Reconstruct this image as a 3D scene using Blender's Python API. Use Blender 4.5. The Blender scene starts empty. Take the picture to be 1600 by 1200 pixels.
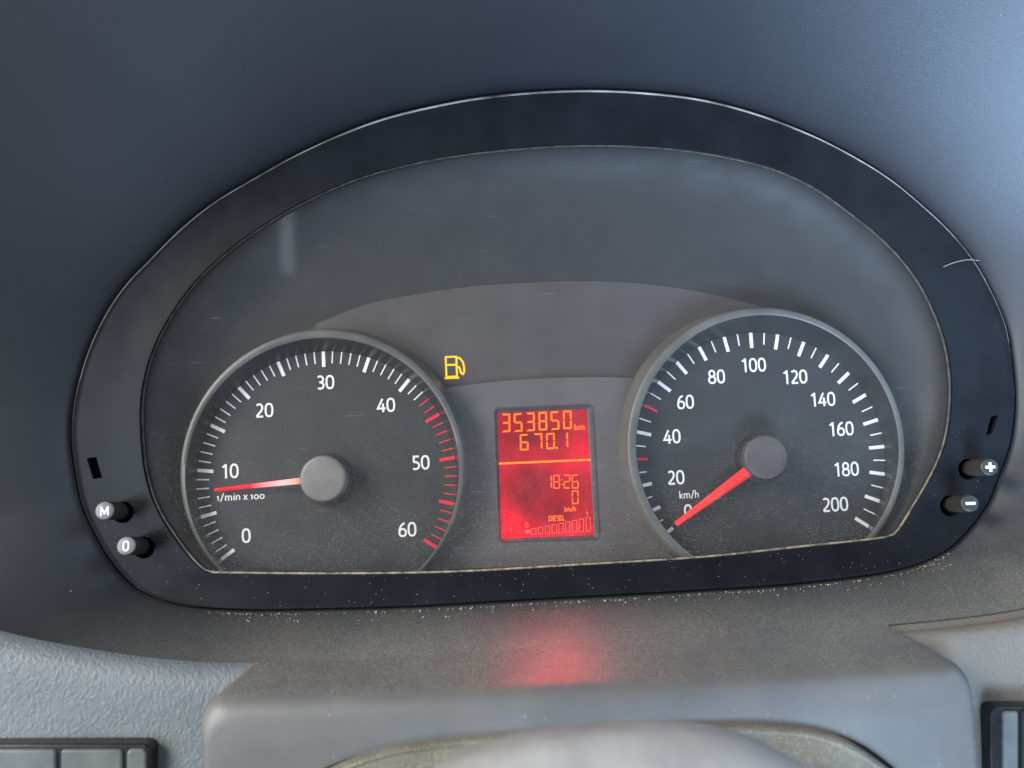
import bpy, bmesh, math, random
from mathutils import Vector, Matrix, noise
random.seed(7)
S = 0.001                      # everything below is laid out in millimetres
sc = bpy.context.scene
COL = sc.collection
R = math.radians

# ------------------------------------------------------------------ camera
PITCH, ROLL, YAW, FPX, DIST = 0.07, 0.0493, 0.029, 1155.0, 260.0
Ry = Matrix(((math.cos(YAW), -math.sin(YAW), 0), (math.sin(YAW), math.cos(YAW), 0), (0, 0, 1)))
Rp = Matrix(((1, 0, 0), (0, math.cos(PITCH), math.sin(PITCH)), (0, -math.sin(PITCH), math.cos(PITCH))))
Rr = Matrix(((math.cos(ROLL), 0, -math.sin(ROLL)), (0, 1, 0), (math.sin(ROLL), 0, math.cos(ROLL))))
MC = Rr @ Rp @ Ry              # world -> (right, forward, up)
right, fwd, up = MC[0], MC[1], MC[2]
cd = bpy.data.cameras.new('camera'); cam = bpy.data.objects.new('camera', cd); COL.objects.link(cam)
rot = Matrix((right, up, -fwd)).transposed()
cam.matrix_world = Matrix.Translation((0, -DIST*S, 0)) @ rot.to_4x4()
cd.sensor_width = 36; cd.lens = FPX/1600*36; cd.clip_start = 0.005; cd.clip_end = 50
cd.dof.use_dof = True; cd.dof.focus_distance = 0.262; cd.dof.aperture_fstop = 9
sc.camera = cam

# ------------------------------------------------------------------ world and lamps (left window, sun side, added lamps)
w = bpy.data.worlds.new('World'); sc.world = w; w.use_nodes = True
bgn = w.node_tree.nodes['Background']; bgn.inputs[0].default_value = (0.72, 0.73, 0.78, 1); bgn.inputs[1].default_value = 0.31
def area(name, loc, tgt, sx, sy, power, col):
    l = bpy.data.lights.new(name, 'AREA'); l.shape = 'RECTANGLE'; l.size = sx; l.size_y = sy; l.energy = power; l.color = col
    o = bpy.data.objects.new(name, l); COL.objects.link(o); o.location = loc
    o.rotation_euler = (Vector(tgt)-Vector(loc)).to_track_quat('-Z', 'Y').to_euler()
    return o
l1 = area('left_window_light', (-0.60, -0.55, -0.05), (0.10, -0.06, 0.02), 0.40, 0.30, 3.5, (0.74, 0.87, 1.0))
l2 = area('added_hood_fill', (0.14, -0.42, -0.34), (0.22, -0.06, 0.16), 0.28, 0.28, 1.05, (0.46, 0.68, 1.0)); l2.data.spread = R(58)  # added fill lamp from below, its beam brightens the upper right hood
l3 = area('sun_side_light', (-0.74, -0.55, 0.40), (0.06, -0.04, -0.06), 0.35, 0.35, 8.5, (1.0, 0.92, 0.82))
l5 = area('added_bezel_sheen', (0.66, -0.36, 0.24), (0.14, 0.0, 0.07), 0.42, 0.45, 2.4, (0.45, 0.70, 1.0))  # added lamp that lays a bluish sheen on the right bezel
l4 = area('added_streak_lamp', (-0.258, -0.70, 0.275), (-0.07, 0.0, 0.07), 0.016, 0.095, 0.012, (0.72, 0.9, 1.0))  # added narrow lamp, mirrored in the lens as a pale streak
sc.view_settings.view_transform = 'Standard'; sc.view_settings.look = 'None'
sc.view_settings.exposure = 0.12; sc.view_settings.gamma = 1

# ------------------------------------------------------------------ helpers
CAMP = Vector((0, -DIST, 0))
def ray(px, py):
    return (right*((px-800)/FPX) + fwd + up*((600-py)/FPX))
def at(px, py, y):             # the point of the plane y = const (mm) seen at that place
    d = ray(px, py); t = (y+DIST)/d.y
    return CAMP + d*t
def pix(p):
    q = MC @ (Vector(p)-CAMP); return (800+FPX*q.x/q.y, 600-FPX*q.z/q.y)
def spline(pts, n, closed=False):
    P = [Vector(p) for p in pts]; m = len(P); segs = m if closed else m-1; out = []
    for i in range(segs):
        a = P[(i-1) % m] if closed or i > 0 else P[0]*2-P[1]
        b = P[i]; c = P[(i+1) % m]
        d = P[(i+2) % m] if closed or i+2 < m else P[-1]*2-P[-2]
        ta, tb, tc = 1e-9, (b-a).length**.5, (c-b).length**.5
        td = (d-c).length**.5
        t1 = tb; t2 = t1+tc; t3 = t2+td
        for k in range(n):
            t = t1+(t2-t1)*k/n
            A1 = a*((t1-t)/t1)+b*(t/t1); A2 = b*((t2-t)/(t2-t1))+c*((t-t1)/(t2-t1)); A3 = c*((t3-t)/(t3-t2))+d*((t-t2)/(t3-t2))
            B1 = A1*((t2-t)/t2)+A2*(t/t2); B2 = A2*((t3-t)/(t3-t1))+A3*((t-t1)/(t3-t1))
            out.append(B1*((t2-t)/(t2-t1))+B2*((t-t1)/(t2-t1)))
    if not closed: out.append(P[-1])
    return out
def star(pts, cx, cy, n):      # resample a closed pixel outline by angle round a centre
    out = []; m = len(pts)
    ang = [math.atan2(p[1]-cy, p[0]-cx) for p in pts]
    for k in range(n):
        a = -math.pi+2*math.pi*(k+.5)/n; dx, dy = math.cos(a), math.sin(a); best = None
        for i in range(m):
            x1, y1 = pts[i][0]-cx, pts[i][1]-cy; x2, y2 = pts[(i+1) % m][0]-cx, pts[(i+1) % m][1]-cy
            c1 = dx*y1-dy*x1; c2 = dx*y2-dy*x2
            if c1*c2 <= 0 and c1 != c2:
                f = c1/(c1-c2); x = x1+(x2-x1)*f; y = y1+(y2-y1)*f; r = x*dx+y*dy
                if r > 0 and (best is None or r > best): best = r
        out.append((cx+dx*best, cy+dy*best))
    return out

class MB:
    def __init__(s): s.v = []; s.f = []
    def add(s, vs, fs):
        b = len(s.v); s.v += [Vector(v) for v in vs]; s.f += [tuple(i+b for i in f) for f in fs]; return s
    def grid(s, rows, closed=False):
        m = len(rows[0]); vs = [p for r in rows for p in r]; fs = []
        for i in range(len(rows)-1):
            for j in range(m if closed else m-1):
                a = i*m+j; b = i*m+(j+1) % m; fs.append((a, b, b+m, a+m))
        return s.add(vs, fs)
    def poly(s, pts): return s.add(pts, [tuple(range(len(pts)))])
    def prism(s, pts, y0, y1):  # pts (x, z) outline extruded from front y0 to back y1
        n = len(pts); vs = [(p[0], y0, p[1]) for p in pts]+[(p[0], y1, p[1]) for p in pts]
        fs = [tuple(range(n)), tuple(range(2*n-1, n-1, -1))]+[(i, i+n, (i+1) % n+n, (i+1) % n) for i in range(n)]
        return s.add(vs, fs)
    def box(s, c, d):
        x, y, z = c; a, b, e = d[0]/2, d[1]/2, d[2]/2
        return s.prism([(x-a, z-e), (x+a, z-e), (x+a, z+e), (x-a, z+e)], y-b, y+b)
    def tube(s, path, r, n=8, closed=False, taper=None):
        rows = []; m = len(path)
        for i, p in enumerate(path):
            p = Vector(p); q = Vector(path[(i+1) % m if closed else min(i+1, m-1)]); o = Vector(path[i-1 if (i or closed) else 0])
            t = (q-o).normalized(); u = t.cross(Vector((0, 1, 0.01))).normalized(); v = t.cross(u)
            rr = r if taper is None else r*taper(i/(m-1))
            rows.append([p+u*rr*math.cos(2*math.pi*k/n)+v*rr*math.sin(2*math.pi*k/n) for k in range(n)])
        if closed: rows.append(rows[0])
        s.grid(rows, True)
        return s
    def lathe(s, prof, n=96):   # prof: list of (r, y, cx, cz)
        return s.grid([[(cx+r*math.cos(2*math.pi*k/n), y, cz+r*math.sin(2*math.pi*k/n)) for k in range(n)] for r, y, cx, cz in prof], True)
    def mesh(s, name, mat, smooth=True, flip=False, angle=35):
        me = bpy.data.meshes.new(name); me.from_pydata([v*S for v in s.v], [], s.f)
        bm = bmesh.new(); bm.from_mesh(me); bmesh.ops.remove_doubles(bm, verts=bm.verts, dist=1e-6)
        if not flip: bmesh.ops.recalc_face_normals(bm, faces=bm.faces)
        for f in bm.faces: f.smooth = smooth
        for e in bm.edges:
            if len(e.link_faces) == 2 and e.calc_face_angle(0) > R(angle): e.smooth = False
        bm.to_mesh(me); bm.free()
        if mat: me.materials.append(mat)
        return me
    def build(s, name, mat, parent=None, **k):
        return link(name, s.mesh(name, mat, **k), parent)
def link(name, me, parent=None):
    o = bpy.data.objects.new(name, me); COL.objects.link(o)
    if parent: adopt(o, parent)
    return o
LOC = {}
def adopt(o, parent):
    o.parent = parent; o.matrix_parent_inverse = Matrix.Translation(-Vector(LOC.get(parent.name, (0, 0, 0))))
def empty(name, loc=(0, 0, 0), parent=None):
    o = bpy.data.objects.new(name, None); COL.objects.link(o); l = Vector(loc)*S; o.empty_display_size = .01
    o.location = l; LOC[o.name] = l
    if parent:
        adopt(o, parent)
    return o
def tag(o, label=None, cat=None, group=None, kind=None):
    for k, v in (('label', label), ('category', cat), ('group', group), ('kind', kind)):
        if v: o[k] = v
    return o

# ------------------------------------------------------------------ materials
def mat(name): m = bpy.data.materials.new(name); m.use_nodes = True; return m, m.node_tree, m.node_tree.nodes['Principled BSDF']
def N(nt, t, **k):
    n = nt.nodes.new(t)
    for a, b in k.items():
        if a.startswith('i_'): n.inputs[a[2:].replace('_', ' ')].default_value = b
        else: setattr(n, a, b)
    return n
def mixc(nt, fac, a, b):
    n = nt.nodes.new('ShaderNodeMix'); n.data_type = 'RGBA'
    for sock, v in ((n.inputs[0], fac), (n.inputs[6], a), (n.inputs[7], b)):
        if hasattr(v, 'links'): nt.links.new(v, sock)
        else: sock.default_value = v if not isinstance(v, tuple) or len(v) == 4 else (*v, 1)
    return n.outputs[2]
def ramp(nt, src, p0, p1, v0=0., v1=1.):
    n = nt.nodes.new('ShaderNodeMapRange'); nt.links.new(src, n.inputs[0])
    for i, v in enumerate((p0, p1, v0, v1)): n.inputs[i+1].default_value = v
    return n.outputs[0]
def mul(nt, a, b, op='MULTIPLY'):
    n = nt.nodes.new('ShaderNodeMath'); n.operation = op
    for s_, v in ((n.inputs[0], a), (n.inputs[1], b)):
        if hasattr(v, 'links'): nt.links.new(v, s_)
        else: s_.default_value = v
    return n.outputs[0]
def coords(nt): return nt.nodes.new('ShaderNodeNewGeometry').outputs['Position']
def specks(nt, co, scale, size, cover, seed=0):
    """tiny round dust specks: 1 in the speck; only some cells carry one, each of its own size"""
    v = N(nt, 'ShaderNodeTexVoronoi', i_Scale=scale); nt.links.new(co, v.inputs['Vector'])
    sep = nt.nodes.new('ShaderNodeSeparateColor'); nt.links.new(v.outputs['Color'], sep.inputs[0])
    has = ramp(nt, sep.outputs[seed % 3], 1-cover, 1-cover+.01)
    rad = ramp(nt, sep.outputs[(seed+1) % 3], 0, 1, size*.35, size)
    d = mul(nt, v.outputs['Distance'], rad, 'LESS_THAN')
    return mul(nt, has, d)
def plastic(name, col, rough, dust=.3, dustcol=(.32, .31, .28), grain=2500, bump=.00003, blot=.25, spec=.5, speck=.5, film=0., filmscale=60, specklow=None, lint=0.15):
    m, nt, p = mat(name); co = coords(nt)
    big = N(nt, 'ShaderNodeTexNoise', i_Scale=filmscale, i_Detail=5, i_Roughness=.6); nt.links.new(co, big.inputs['Vector'])
    base = mixc(nt, ramp(nt, big.outputs[0], .3, .7, 0, 1), tuple(c*(1-blot) for c in col), tuple(min(1, c*(1+blot)) for c in col))
    g = N(nt, 'ShaderNodeTexNoise', i_Scale=grain, i_Detail=3, i_Roughness=.7); nt.links.new(co, g.inputs['Vector'])
    if film:                                             # settled dust film in uneven patches
        f = mul(nt, ramp(nt, big.outputs[0], .35, .75, film*.4, film), ramp(nt, g.outputs[0], .35, .65, .5, 1.2))
        base = mixc(nt, f, base, dustcol)
    if dust:
        s1 = specks(nt, co, 1500, .26, min(.9, dust*speck*3), 0); s2 = specks(nt, co, 520, .11, dust*speck*.8, 1)
        dd = mul(nt, s1, s2, 'MAXIMUM'); amt = mul(nt, dd, dust*1.3)
        if specklow is not None:                          # specks stronger towards the bottom
            sp = nt.nodes.new('ShaderNodeSeparateXYZ'); nt.links.new(co, sp.inputs[0])
            amt = mul(nt, amt, ramp(nt, sp.outputs[2], specklow[0]*S, specklow[1]*S, 1.6, .12))
        base = mixc(nt, amt, base, tuple(min(1, c*1.5) for c in dustcol))
    nt.links.new(base, p.inputs['Base Color'])
    p.inputs['Roughness'].default_value = rough; p.inputs['Specular IOR Level'].default_value = spec
    nt.links.new(ramp(nt, big.outputs[0], .3, .7, rough*.85, min(1, rough*1.15)), p.inputs['Roughness'])
    b = N(nt, 'ShaderNodeBump', i_Distance=bump, i_Strength=1.0); nt.links.new(g.outputs[0], b.inputs['Height']); nt.links.new(b.outputs[0], p.inputs['Normal'])
    return m
def leather(name, col, col2, rough=.5):
    m, nt, p = mat(name); co = coords(nt)
    wv = N(nt, 'ShaderNodeTexNoise', i_Scale=300, i_Detail=2); nt.links.new(co, wv.inputs['Vector'])
    va = nt.nodes.new('ShaderNodeVectorMath'); va.operation = 'MULTIPLY_ADD'; nt.links.new(wv.outputs['Color'], va.inputs[0]); va.inputs[1].default_value = (.004,)*3; nt.links.new(co, va.inputs[2])
    mp = N(nt, 'ShaderNodeMapping'); mp.inputs['Rotation'].default_value = (0, .6, 0); mp.inputs['Scale'].default_value = (1.25, 1, .75); nt.links.new(va.outputs[0], mp.inputs[0])
    v = N(nt, 'ShaderNodeTexVoronoi', feature='DISTANCE_TO_EDGE', i_Scale=560); nt.links.new(mp.outputs[0], v.inputs['Vector'])
    v2 = N(nt, 'ShaderNodeTexVoronoi', feature='SMOOTH_F1', i_Scale=900); nt.links.new(mp.outputs[0], v2.inputs['Vector'])
    g = N(nt, 'ShaderNodeTexNoise', i_Scale=1800, i_Detail=3); nt.links.new(co, g.inputs['Vector'])
    nn_ = N(nt, 'ShaderNodeTexNoise', i_Scale=650, i_Detail=2, i_Roughness=.5); nt.links.new(mp.outputs[0], nn_.inputs['Vector'])
    h = mul(nt, ramp(nt, v.outputs['Distance'], 0, .6, 0, .55), mul(nt, nn_.outputs[0], 1.3), 'ADD')
    h = mul(nt, h, mul(nt, g.outputs[0], .25), 'ADD')
    big = N(nt, 'ShaderNodeTexNoise', i_Scale=35, i_Detail=4); nt.links.new(co, big.inputs['Vector'])
    base = mixc(nt, ramp(nt, big.outputs[0], .35, .65), col, col2)
    base = mixc(nt, ramp(nt, v.outputs['Distance'], 0, .12, .12, 0), base, tuple(c*.6 for c in col))
    s1 = specks(nt, co, 600, .2, .1, 0); base = mixc(nt, mul(nt, s1, .4), base, (.5, .48, .42))
    nt.links.new(base, p.inputs['Base Color']); p.inputs['Roughness'].default_value = rough
    b = N(nt, 'ShaderNodeBump', i_Distance=.00028, i_Strength=.9); nt.links.new(h, b.inputs['Height']); nt.links.new(b.outputs[0], p.inputs['Normal'])
    return m
def emis(name, col, e, base=(.02, .02, .02), rough=.5):
    m, nt, p = mat(name); p.inputs['Base Color'].default_value = (*base, 1); p.inputs['Roughness'].default_value = rough
    p.inputs['Emission Color'].default_value = (*col, 1); p.inputs['Emission Strength'].default_value = e; return m

M_hood = plastic('hood_soft_plastic', (.020, .023, .030), .55, dust=.10, grain=1600, bump=.00003, speck=.06)
M_ledge = plastic('dusty_ledge_plastic', (.075, .073, .068), .42, dust=.5, dustcol=(.34, .31, .25), grain=1500, bump=.00010, film=.55, filmscale=45, speck=.5)
M_cover = plastic('column_cover_plastic', (.11, .115, .115), .5, dust=.3, dustcol=(.30, .29, .25), grain=1700, bump=.00008, film=.3, filmscale=50, speck=.2)
M_leather = leather('dashboard_skin_cool_lit', (.175, .202, .212), (.21, .237, .247))  # cool light from the left painted into the skin colour
M_leather2 = leather('dashboard_skin_warm_lit', (.20, .175, .145), (.245, .215, .175), .55)  # same skin with warm light painted into its colour
M_bezel = plastic('bezel_satin_black', (.013, .015, .019), .36, spec=.17, dust=.3, grain=3000, bump=.000012, speck=.07, specklow=(-65, 10))
M_seal, nt, p = mat('dusty_rubber_edge'); co = coords(nt)
sp = nt.nodes.new('ShaderNodeSeparateXYZ'); nt.links.new(co, sp.inputs[0]); nz = N(nt, 'ShaderNodeTexNoise', i_Scale=260, i_Detail=5, i_Roughness=.7); nt.links.new(co, nz.inputs['Vector'])
f = mul(nt, ramp(nt, sp.outputs[2], -.050, .0, 1, .16), ramp(nt, nz.outputs[0], .36, .6, .15, 1))
nt.links.new(mixc(nt, f, (.02, .022, .024), (.55, .47, .33)), p.inputs['Base Color']); p.inputs['Roughness'].default_value = .55
M_shroud = plastic('inner_shroud', (.026, .028, .029), .65, blot=.07, dust=.15, grain=2600, speck=.08)
M_strip = plastic('warning_strip', (.078, .068, .066), .5, blot=.07, dust=.15, grain=2600, speck=.08)
M_panel = plastic('centre_panel', (.12, .108, .106), .5, blot=.07, dust=.45, grain=2200, bump=.00004, speck=.4, specklow=(-58, 20))
M_face = plastic('gauge_face', (.038, .039, .040), .55, blot=.07, dust=.3, grain=2500, speck=.25, specklow=(-58, 10), spec=.35)
M_ring = plastic('gauge_ring', (.118, .116, .106), .38, dust=.3, grain=2600, speck=.15)
M_wall = plastic('gauge_ring_wall', (.03, .032, .033), .2, dust=.1, grain=2600, speck=.1)
M_hubr = plastic('speed_hub_plastic', (.075, .062, .058), .5, dust=.3, grain=1800, bump=.00004, speck=.2)
M_hub = plastic('pointer_hub_plastic', (.20, .18, .168), .42, dust=.3, grain=1800, bump=.00004, speck=.2)
M_hubdark = plastic('hub_skirt_black', (.008, .009, .011), .5, dust=.1, speck=.1)
M_white = emis('printed_white', (1, .97, .92), .10, (.80, .78, .74), .5)
M_red = emis('printed_red', (1, .02, .04), .12, (.75, .02, .04), .5)
M_btn = plastic('button_black', (.022, .020, .018), .4, dust=.4, dustcol=(.3, .26, .18), speck=.3, film=.15)
M_btnlight = plastic('button_cap_grey', (.22, .22, .22), .35, dust=.2, speck=.2)
M_btndark = plastic('button_cap_dark', (.05, .055, .055), .3, dust=.2, speck=.2)
M_sym = emis('symbol_white', (1, 1, 1), .2, (.85, .85, .85))
M_needle = emis('pointer_red', (1, .015, .02), .32, (.85, .04, .04), .25)
M_yellow = emis('lamp_yellow', (1, .40, .0), 1.5, (.3, .2, 0))
M_orange = emis('lcd_orange', (1, .15, .004), 1.7, (.2, .02, 0))
M_lcdred = emis('lcd_red_light', (1, .13, .08), 1.1, (.2, .0, 0))
M_lcdline = emis('lcd_line', (1, .15, .005), 2.0, (.2, .02, 0))
M_lcddim = emis('lcd_dim_orange', (1, .14, .015), 1.25, (.2, .02, 0))
M_trim = plastic('switch_black', (.02, .022, .024), .3, dust=.3, speck=.2)
M_trimlight = plastic('switch_key', (.17, .19, .185), .3, dust=.3, speck=.2)
M_gap = plastic('gap_shade_black', (.006, .006, .007), .8, dust=.1)  # near-black that stands for the shade inside open gaps
M_collar = plastic('collar_plastic', (.13, .12, .10), .55, dust=.6, dustcol=(.42, .36, .24), film=.5, grain=900, bump=.0001, speck=.5)
M_hubpad = plastic('wheel_hub_plastic', (.40, .39, .38), .6, dust=.2, speck=.2, film=.2)
M_crumb = plastic('crumbs_beige', (.50, .42, .30), .8, dust=0, blot=.9, filmscale=900)
M_fibre = emis('fibre_pale', (1, 1, 1), 0, (.34, .36, .37), .6)

# clear lens with dust and smears
M_lens, nt, p = mat('clear_lens')
co = coords(nt); out = nt.nodes['Material Output']
tr = N(nt, 'ShaderNodeBsdfTransparent'); gl = N(nt, 'ShaderNodeBsdfGlossy', i_Roughness=.06); di = N(nt, 'ShaderNodeBsdfDiffuse'); di.inputs[0].default_value = (.75, .74, .70, 1)
lw = N(nt, 'ShaderNodeLayerWeight', i_Blend=.5); fres = mul(nt, mul(nt, mul(nt, lw.outputs['Facing'], 5.0, 'POWER'), .95), .04, 'ADD')
m1 = nt.nodes.new('ShaderNodeMixShader'); nt.links.new(fres, m1.inputs[0]); nt.links.new(tr.outputs[0], m1.inputs[1]); nt.links.new(gl.outputs[0], m1.inputs[2])
s1 = specks(nt, co, 1300, .2, .40, 0); s2 = specks(nt, co, 300, .075, .12, 1); s3 = specks(nt, co, 2600, .3, .55, 2)
sp = nt.nodes.new('ShaderNodeSeparateXYZ'); nt.links.new(co, sp.inputs[0])
low = ramp(nt, sp.outputs[2], -.055, .02, 1.0, .10)
cl = N(nt, 'ShaderNodeTexNoise', i_Scale=55, i_Detail=6, i_Roughness=.65); nt.links.new(co, cl.inputs['Vector'])
dm = mul(nt, mul(nt, s1, s3, 'MAXIMUM'), low); dm = mul(nt, dm, ramp(nt, cl.outputs[0], .35, .65, .2, 1)); dm = mul(nt, mul(nt, dm, .55), mul(nt, s2, .28), 'MAXIMUM')
mpg = N(nt, 'ShaderNodeMapping'); mpg.inputs['Rotation'].default_value = (0, .5, 0); mpg.inputs['Scale'].default_value = (40, 1, 900); nt.links.new(co, mpg.inputs[0])
sc_ = N(nt, 'ShaderNodeTexNoise', i_Scale=1, i_Detail=3, i_Roughness=.7); nt.links.new(mpg.outputs[0], sc_.inputs['Vector'])
scr = mul(nt, ramp(nt, sc_.outputs[0], .62, .74, 0, .16), ramp(nt, cl.outputs[0], .5, .65, 0, 1))
film = mul(nt, ramp(nt, cl.outputs[0], .3, .75, .012, .030), mul(nt, low, .6, 'ADD'))
fac = mul(nt, mul(nt, dm, film, 'ADD'), scr, 'ADD')
m2 = nt.nodes.new('ShaderNodeMixShader'); nt.links.new(fac, m2.inputs[0]); nt.links.new(m1.outputs[0], m2.inputs[1]); nt.links.new(di.outputs[0], m2.inputs[2])
nt.links.new(m2.outputs[0], out.inputs[0])

# lcd glass: uneven red backlight with scratches
M_lcd, nt, p = mat('lcd_backlight'); co = coords(nt)
def gauss(px, py, rx, rz):
    c = at(px, py, 15.7)*S
    v = nt.nodes.new('ShaderNodeVectorMath'); v.operation = 'SUBTRACT'; nt.links.new(co, v.inputs[0]); v.inputs[1].default_value = c
    q = nt.nodes.new('ShaderNodeVectorMath'); q.operation = 'MULTIPLY'; nt.links.new(v.outputs[0], q.inputs[0]); q.inputs[1].default_value = (1/(rx*S), 0, 1/(rz*S))
    l = nt.nodes.new('ShaderNodeVectorMath'); l.operation = 'LENGTH'; nt.links.new(q.outputs[0], l.inputs[0])
    e = mul(nt, l.outputs['Value'], l.outputs['Value']); return mul(nt, 2.718, mul(nt, e, -1.0), 'POWER')
tot = .12
for px, py, rx, rz, a in ((850, 719, 26, 6, .26), (850, 650, 26, 7, .18), (803, 822, 6, 7, .35), (800, 815, 12, 14, .15), (905, 765, 14, 22, .20), (918, 690, 7, 20, .2), (870, 838, 24, 5, .45), (779, 740, 5, 30, .2)):
    tot = mul(nt, mul(nt, gauss(px, py, rx, rz), a*1.35), tot, 'ADD')
nz = N(nt, 'ShaderNodeTexNoise', i_Scale=160, i_Detail=2); nt.links.new(co, nz.inputs['Vector'])
tot = mul(nt, tot, ramp(nt, nz.outputs[0], .3, .7, .68, 1.25))
p.inputs['Base Color'].default_value = (.05, .008, .01, 1); p.inputs['Roughness'].default_value = .4; p.inputs['Specular IOR Level'].default_value = .2
p.inputs['Emission Color'].default_value = (1, .002, .032, 1); nt.links.new(tot, p.inputs['Emission Strength'])

# ------------------------------------------------------------------ outlines taken from the photograph (pixels -> planes)
OUT = [(850,144),(770,151),(700,162),(587,190),(475,237),(400,278),(332,319),(280,361),(235,406),(194,449),(164,494),(141,542),(128,580),(116,630),(112,680),(119,745),(130,793),(152,840),(173,875),(208,914),(243,933),(282,944),(325,949),(400,952),(475,951),(650,946),(800,937),(950,929),(1080,922),(1210,914),(1300,905),(1348,899),(1397,891),(1445,876),(1483,856),(1512,828),(1541,789),(1563,736),(1578,692),(1585,630),(1579,550),(1570,505),(1547,452),(1521,407),(1484,362),(1437,318),(1390,280),(1330,243),(1262,209),(1180,178),(1094,156),(1000,145),(925,142)]
LEN = [(347,894.5),(500,896),(700,893.5),(900,882.5),(1100,870),(1250,854),(1380,840),(1393,837),(1403,828),(1419,803),(1440,768),(1449,752),(1464,722),(1476,686),(1482,650),(1484,600),(1478,550),(1465,505),(1439,449),(1409,407),(1372,369),(1322,329),(1270,293),(1202,263),(1101,240),(1000,229.5),(900,228),(800,234),(700,246),(625,261),(550,283),(475,317),(419,349),(362,389),(310,437),(276,482),(250,527),(233,572),(223,625),(224,690),(230,741),(247,793),(273,836),(303,875),(321,891),(330,894)]
CX, CY, NN = 850, 600, 720
def sp2(pts, n, closed=True): return [(v.x, v.y) for v in spline([(a, b, 0) for a, b in pts], n, closed)]
outc = star(sp2(OUT, 8), CX, CY, NN)
# keep the lens corners crisp: spline only the arch, straight at the foot
lenc = star(sp2(LEN, 4), CX, CY, NN)
def ringrow(curve, y, grow=0):
    row = []
    for (a, b) in curve:
        p_ = at(a, b, y); d = Vector((a-CX, 0, CY-b)).normalized(); row.append(p_+d*grow)
    return row
def lerp_curve(t): return [(o[0]*(1-t)+l[0]*t, o[1]*(1-t)+l[1]*t) for o, l in zip(outc, lenc)]

cluster = empty('instrument_cluster', at(850, 948, 0))
tag(cluster, 'van instrument cluster with two round dials, red display and arched black bezel', 'instrument cluster')

# bezel: closed solid ring, then holes cut for the buttons and slots
rows = [ringrow(outc, 9), ringrow(outc, -.6), ringrow(lerp_curve(.012), -1.1), ringrow(lerp_curve(.035), -1.0), *[ringrow(lerp_curve(.05+.9*k/22), -.9+.25*math.sin(math.pi*k/22)) for k in range(23)], ringrow(lerp_curve(.96), -.9), ringrow(lerp_curve(.985), .3), ringrow(lerp_curve(1), .9), ringrow(lerp_curve(1), 9)]
rows.append(rows[0])
bez = MB().grid(rows, True).build('bezel', M_bezel, cluster, angle=50)
cut = MB()
def cyl(mb, c, ax, r0, r1, l, n=40, cap=True):
    ax = Vector(ax).normalized(); u = ax.cross(Vector((0, .1, 1))).normalized(); v = ax.cross(u); c = Vector(c)
    A = [c+u*r0*math.cos(2*math.pi*k/n)+v*r0*math.sin(2*math.pi*k/n) for k in range(n)]
    B = [c+ax*l+u*r1*math.cos(2*math.pi*k/n)+v*r1*math.sin(2*math.pi*k/n) for k in range(n)]
    mb.grid([A, B], True)
    if cap: mb.poly(A[::-1]); mb.poly(B)
BTN = [(194, 798, 163, 798, 'M', 'push button marked M, grey cap'), (227, 853, 196.8, 853, '0', 'push button marked 0, grey cap'), (1510, 731, 1547, 729.8, '+', 'push button marked with a plus, dark cap'), (1482, 788, 1516, 786.5, '-', 'push button marked with a minus, dark cap')]
for hx, hy, cx_, cy_, *_ in BTN:
    cyl(cut, at(hx, hy+2, .4)+Vector((0, -6, 0)), (0, 1, 0), 3.7, 3.7, 12.5)
def slot(pts, y=.3):
    q = [at(a, b, y) for a, b in pts]; cut.prism([(v.x, v.z) for v in q], -5, 2.4)
slot([(138, 716), (153, 714), (162, 746), (148, 748.5)]); slot([(1545, 652), (1557, 648), (1548, 677), (1538, 680)])
co_ = cut.build('cutter', None, None)
md = bez.modifiers.new('b', 'BOOLEAN'); md.operation = 'DIFFERENCE'; md.solver = 'EXACT'; md.object = co_
bpy.context.view_layer.update()
dg = bpy.context.evaluated_depsgraph_get(); newme = bpy.data.meshes.new_from_object(bez.evaluated_get(dg)); bez.modifiers.clear()
newme.materials.clear(); newme.materials.append(M_bezel); newme.name = 'bezel'; bez.data = newme
bpy.data.objects.remove(co_)
bm = bmesh.new(); bm.from_mesh(newme)
for e in bm.edges:
    e.smooth = not (len(e.link_faces) == 2 and e.calc_face_angle(0) > R(38))
bm.to_mesh(newme); bm.free()
rim = MB().tube(sorted([v for v in ringrow(outc, -.75, -.25) if v.z > 5], key=lambda v: v.x), .48, 8, taper=lambda t: min(1, .2+2.2*t, .2+3*(1-t))).build('bezel_edge_highlight', plastic('edge_highlight_paint', (.34, .32, .29), .35, dust=.2, filmscale=60, blot=.8), cluster)  # pale tube paints the highlight along the upper bezel edge
# lens sheet, its dusty seal, shroud
MB().poly(ringrow(lerp_curve(1), 1.1)).build('lens', M_lens, cluster, smooth=False)
MB().tube(ringrow(lerp_curve(1.0), .35)[::2], .38, 6, True).build('lens_edge', M_seal, cluster)
STRIP = [(430, 870), (385, 830), (368, 760), (368, 690), (392, 620), (440, 555), (495, 505), (575, 475), (650, 460), (750, 446), (800, 443), (900, 439), (1000, 443), (1100, 457), (1190, 479), (1255, 525), (1305, 590), (1335, 660), (1340, 730), (1325, 790), (1290, 835), (1100, 862), (700, 886)]
stc = star(sp2(STRIP, 6), CX, CY+60, NN)
len2 = star(sp2(LEN, 4), CX, CY+60, NN)
def r2(curve, y): return [at(a, b, y) for a, b in curve]
mid = [(l[0]*.5+s[0]*.5, l[1]*.5+s[1]*.5) for l, s in zip(len2, stc)]
def r3(f, y): return r2([(l[0]*(1-f)+s_[0]*f, l[1]*(1-f)+s_[1]*f) for l, s_ in zip(len2, stc)], y)
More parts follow.
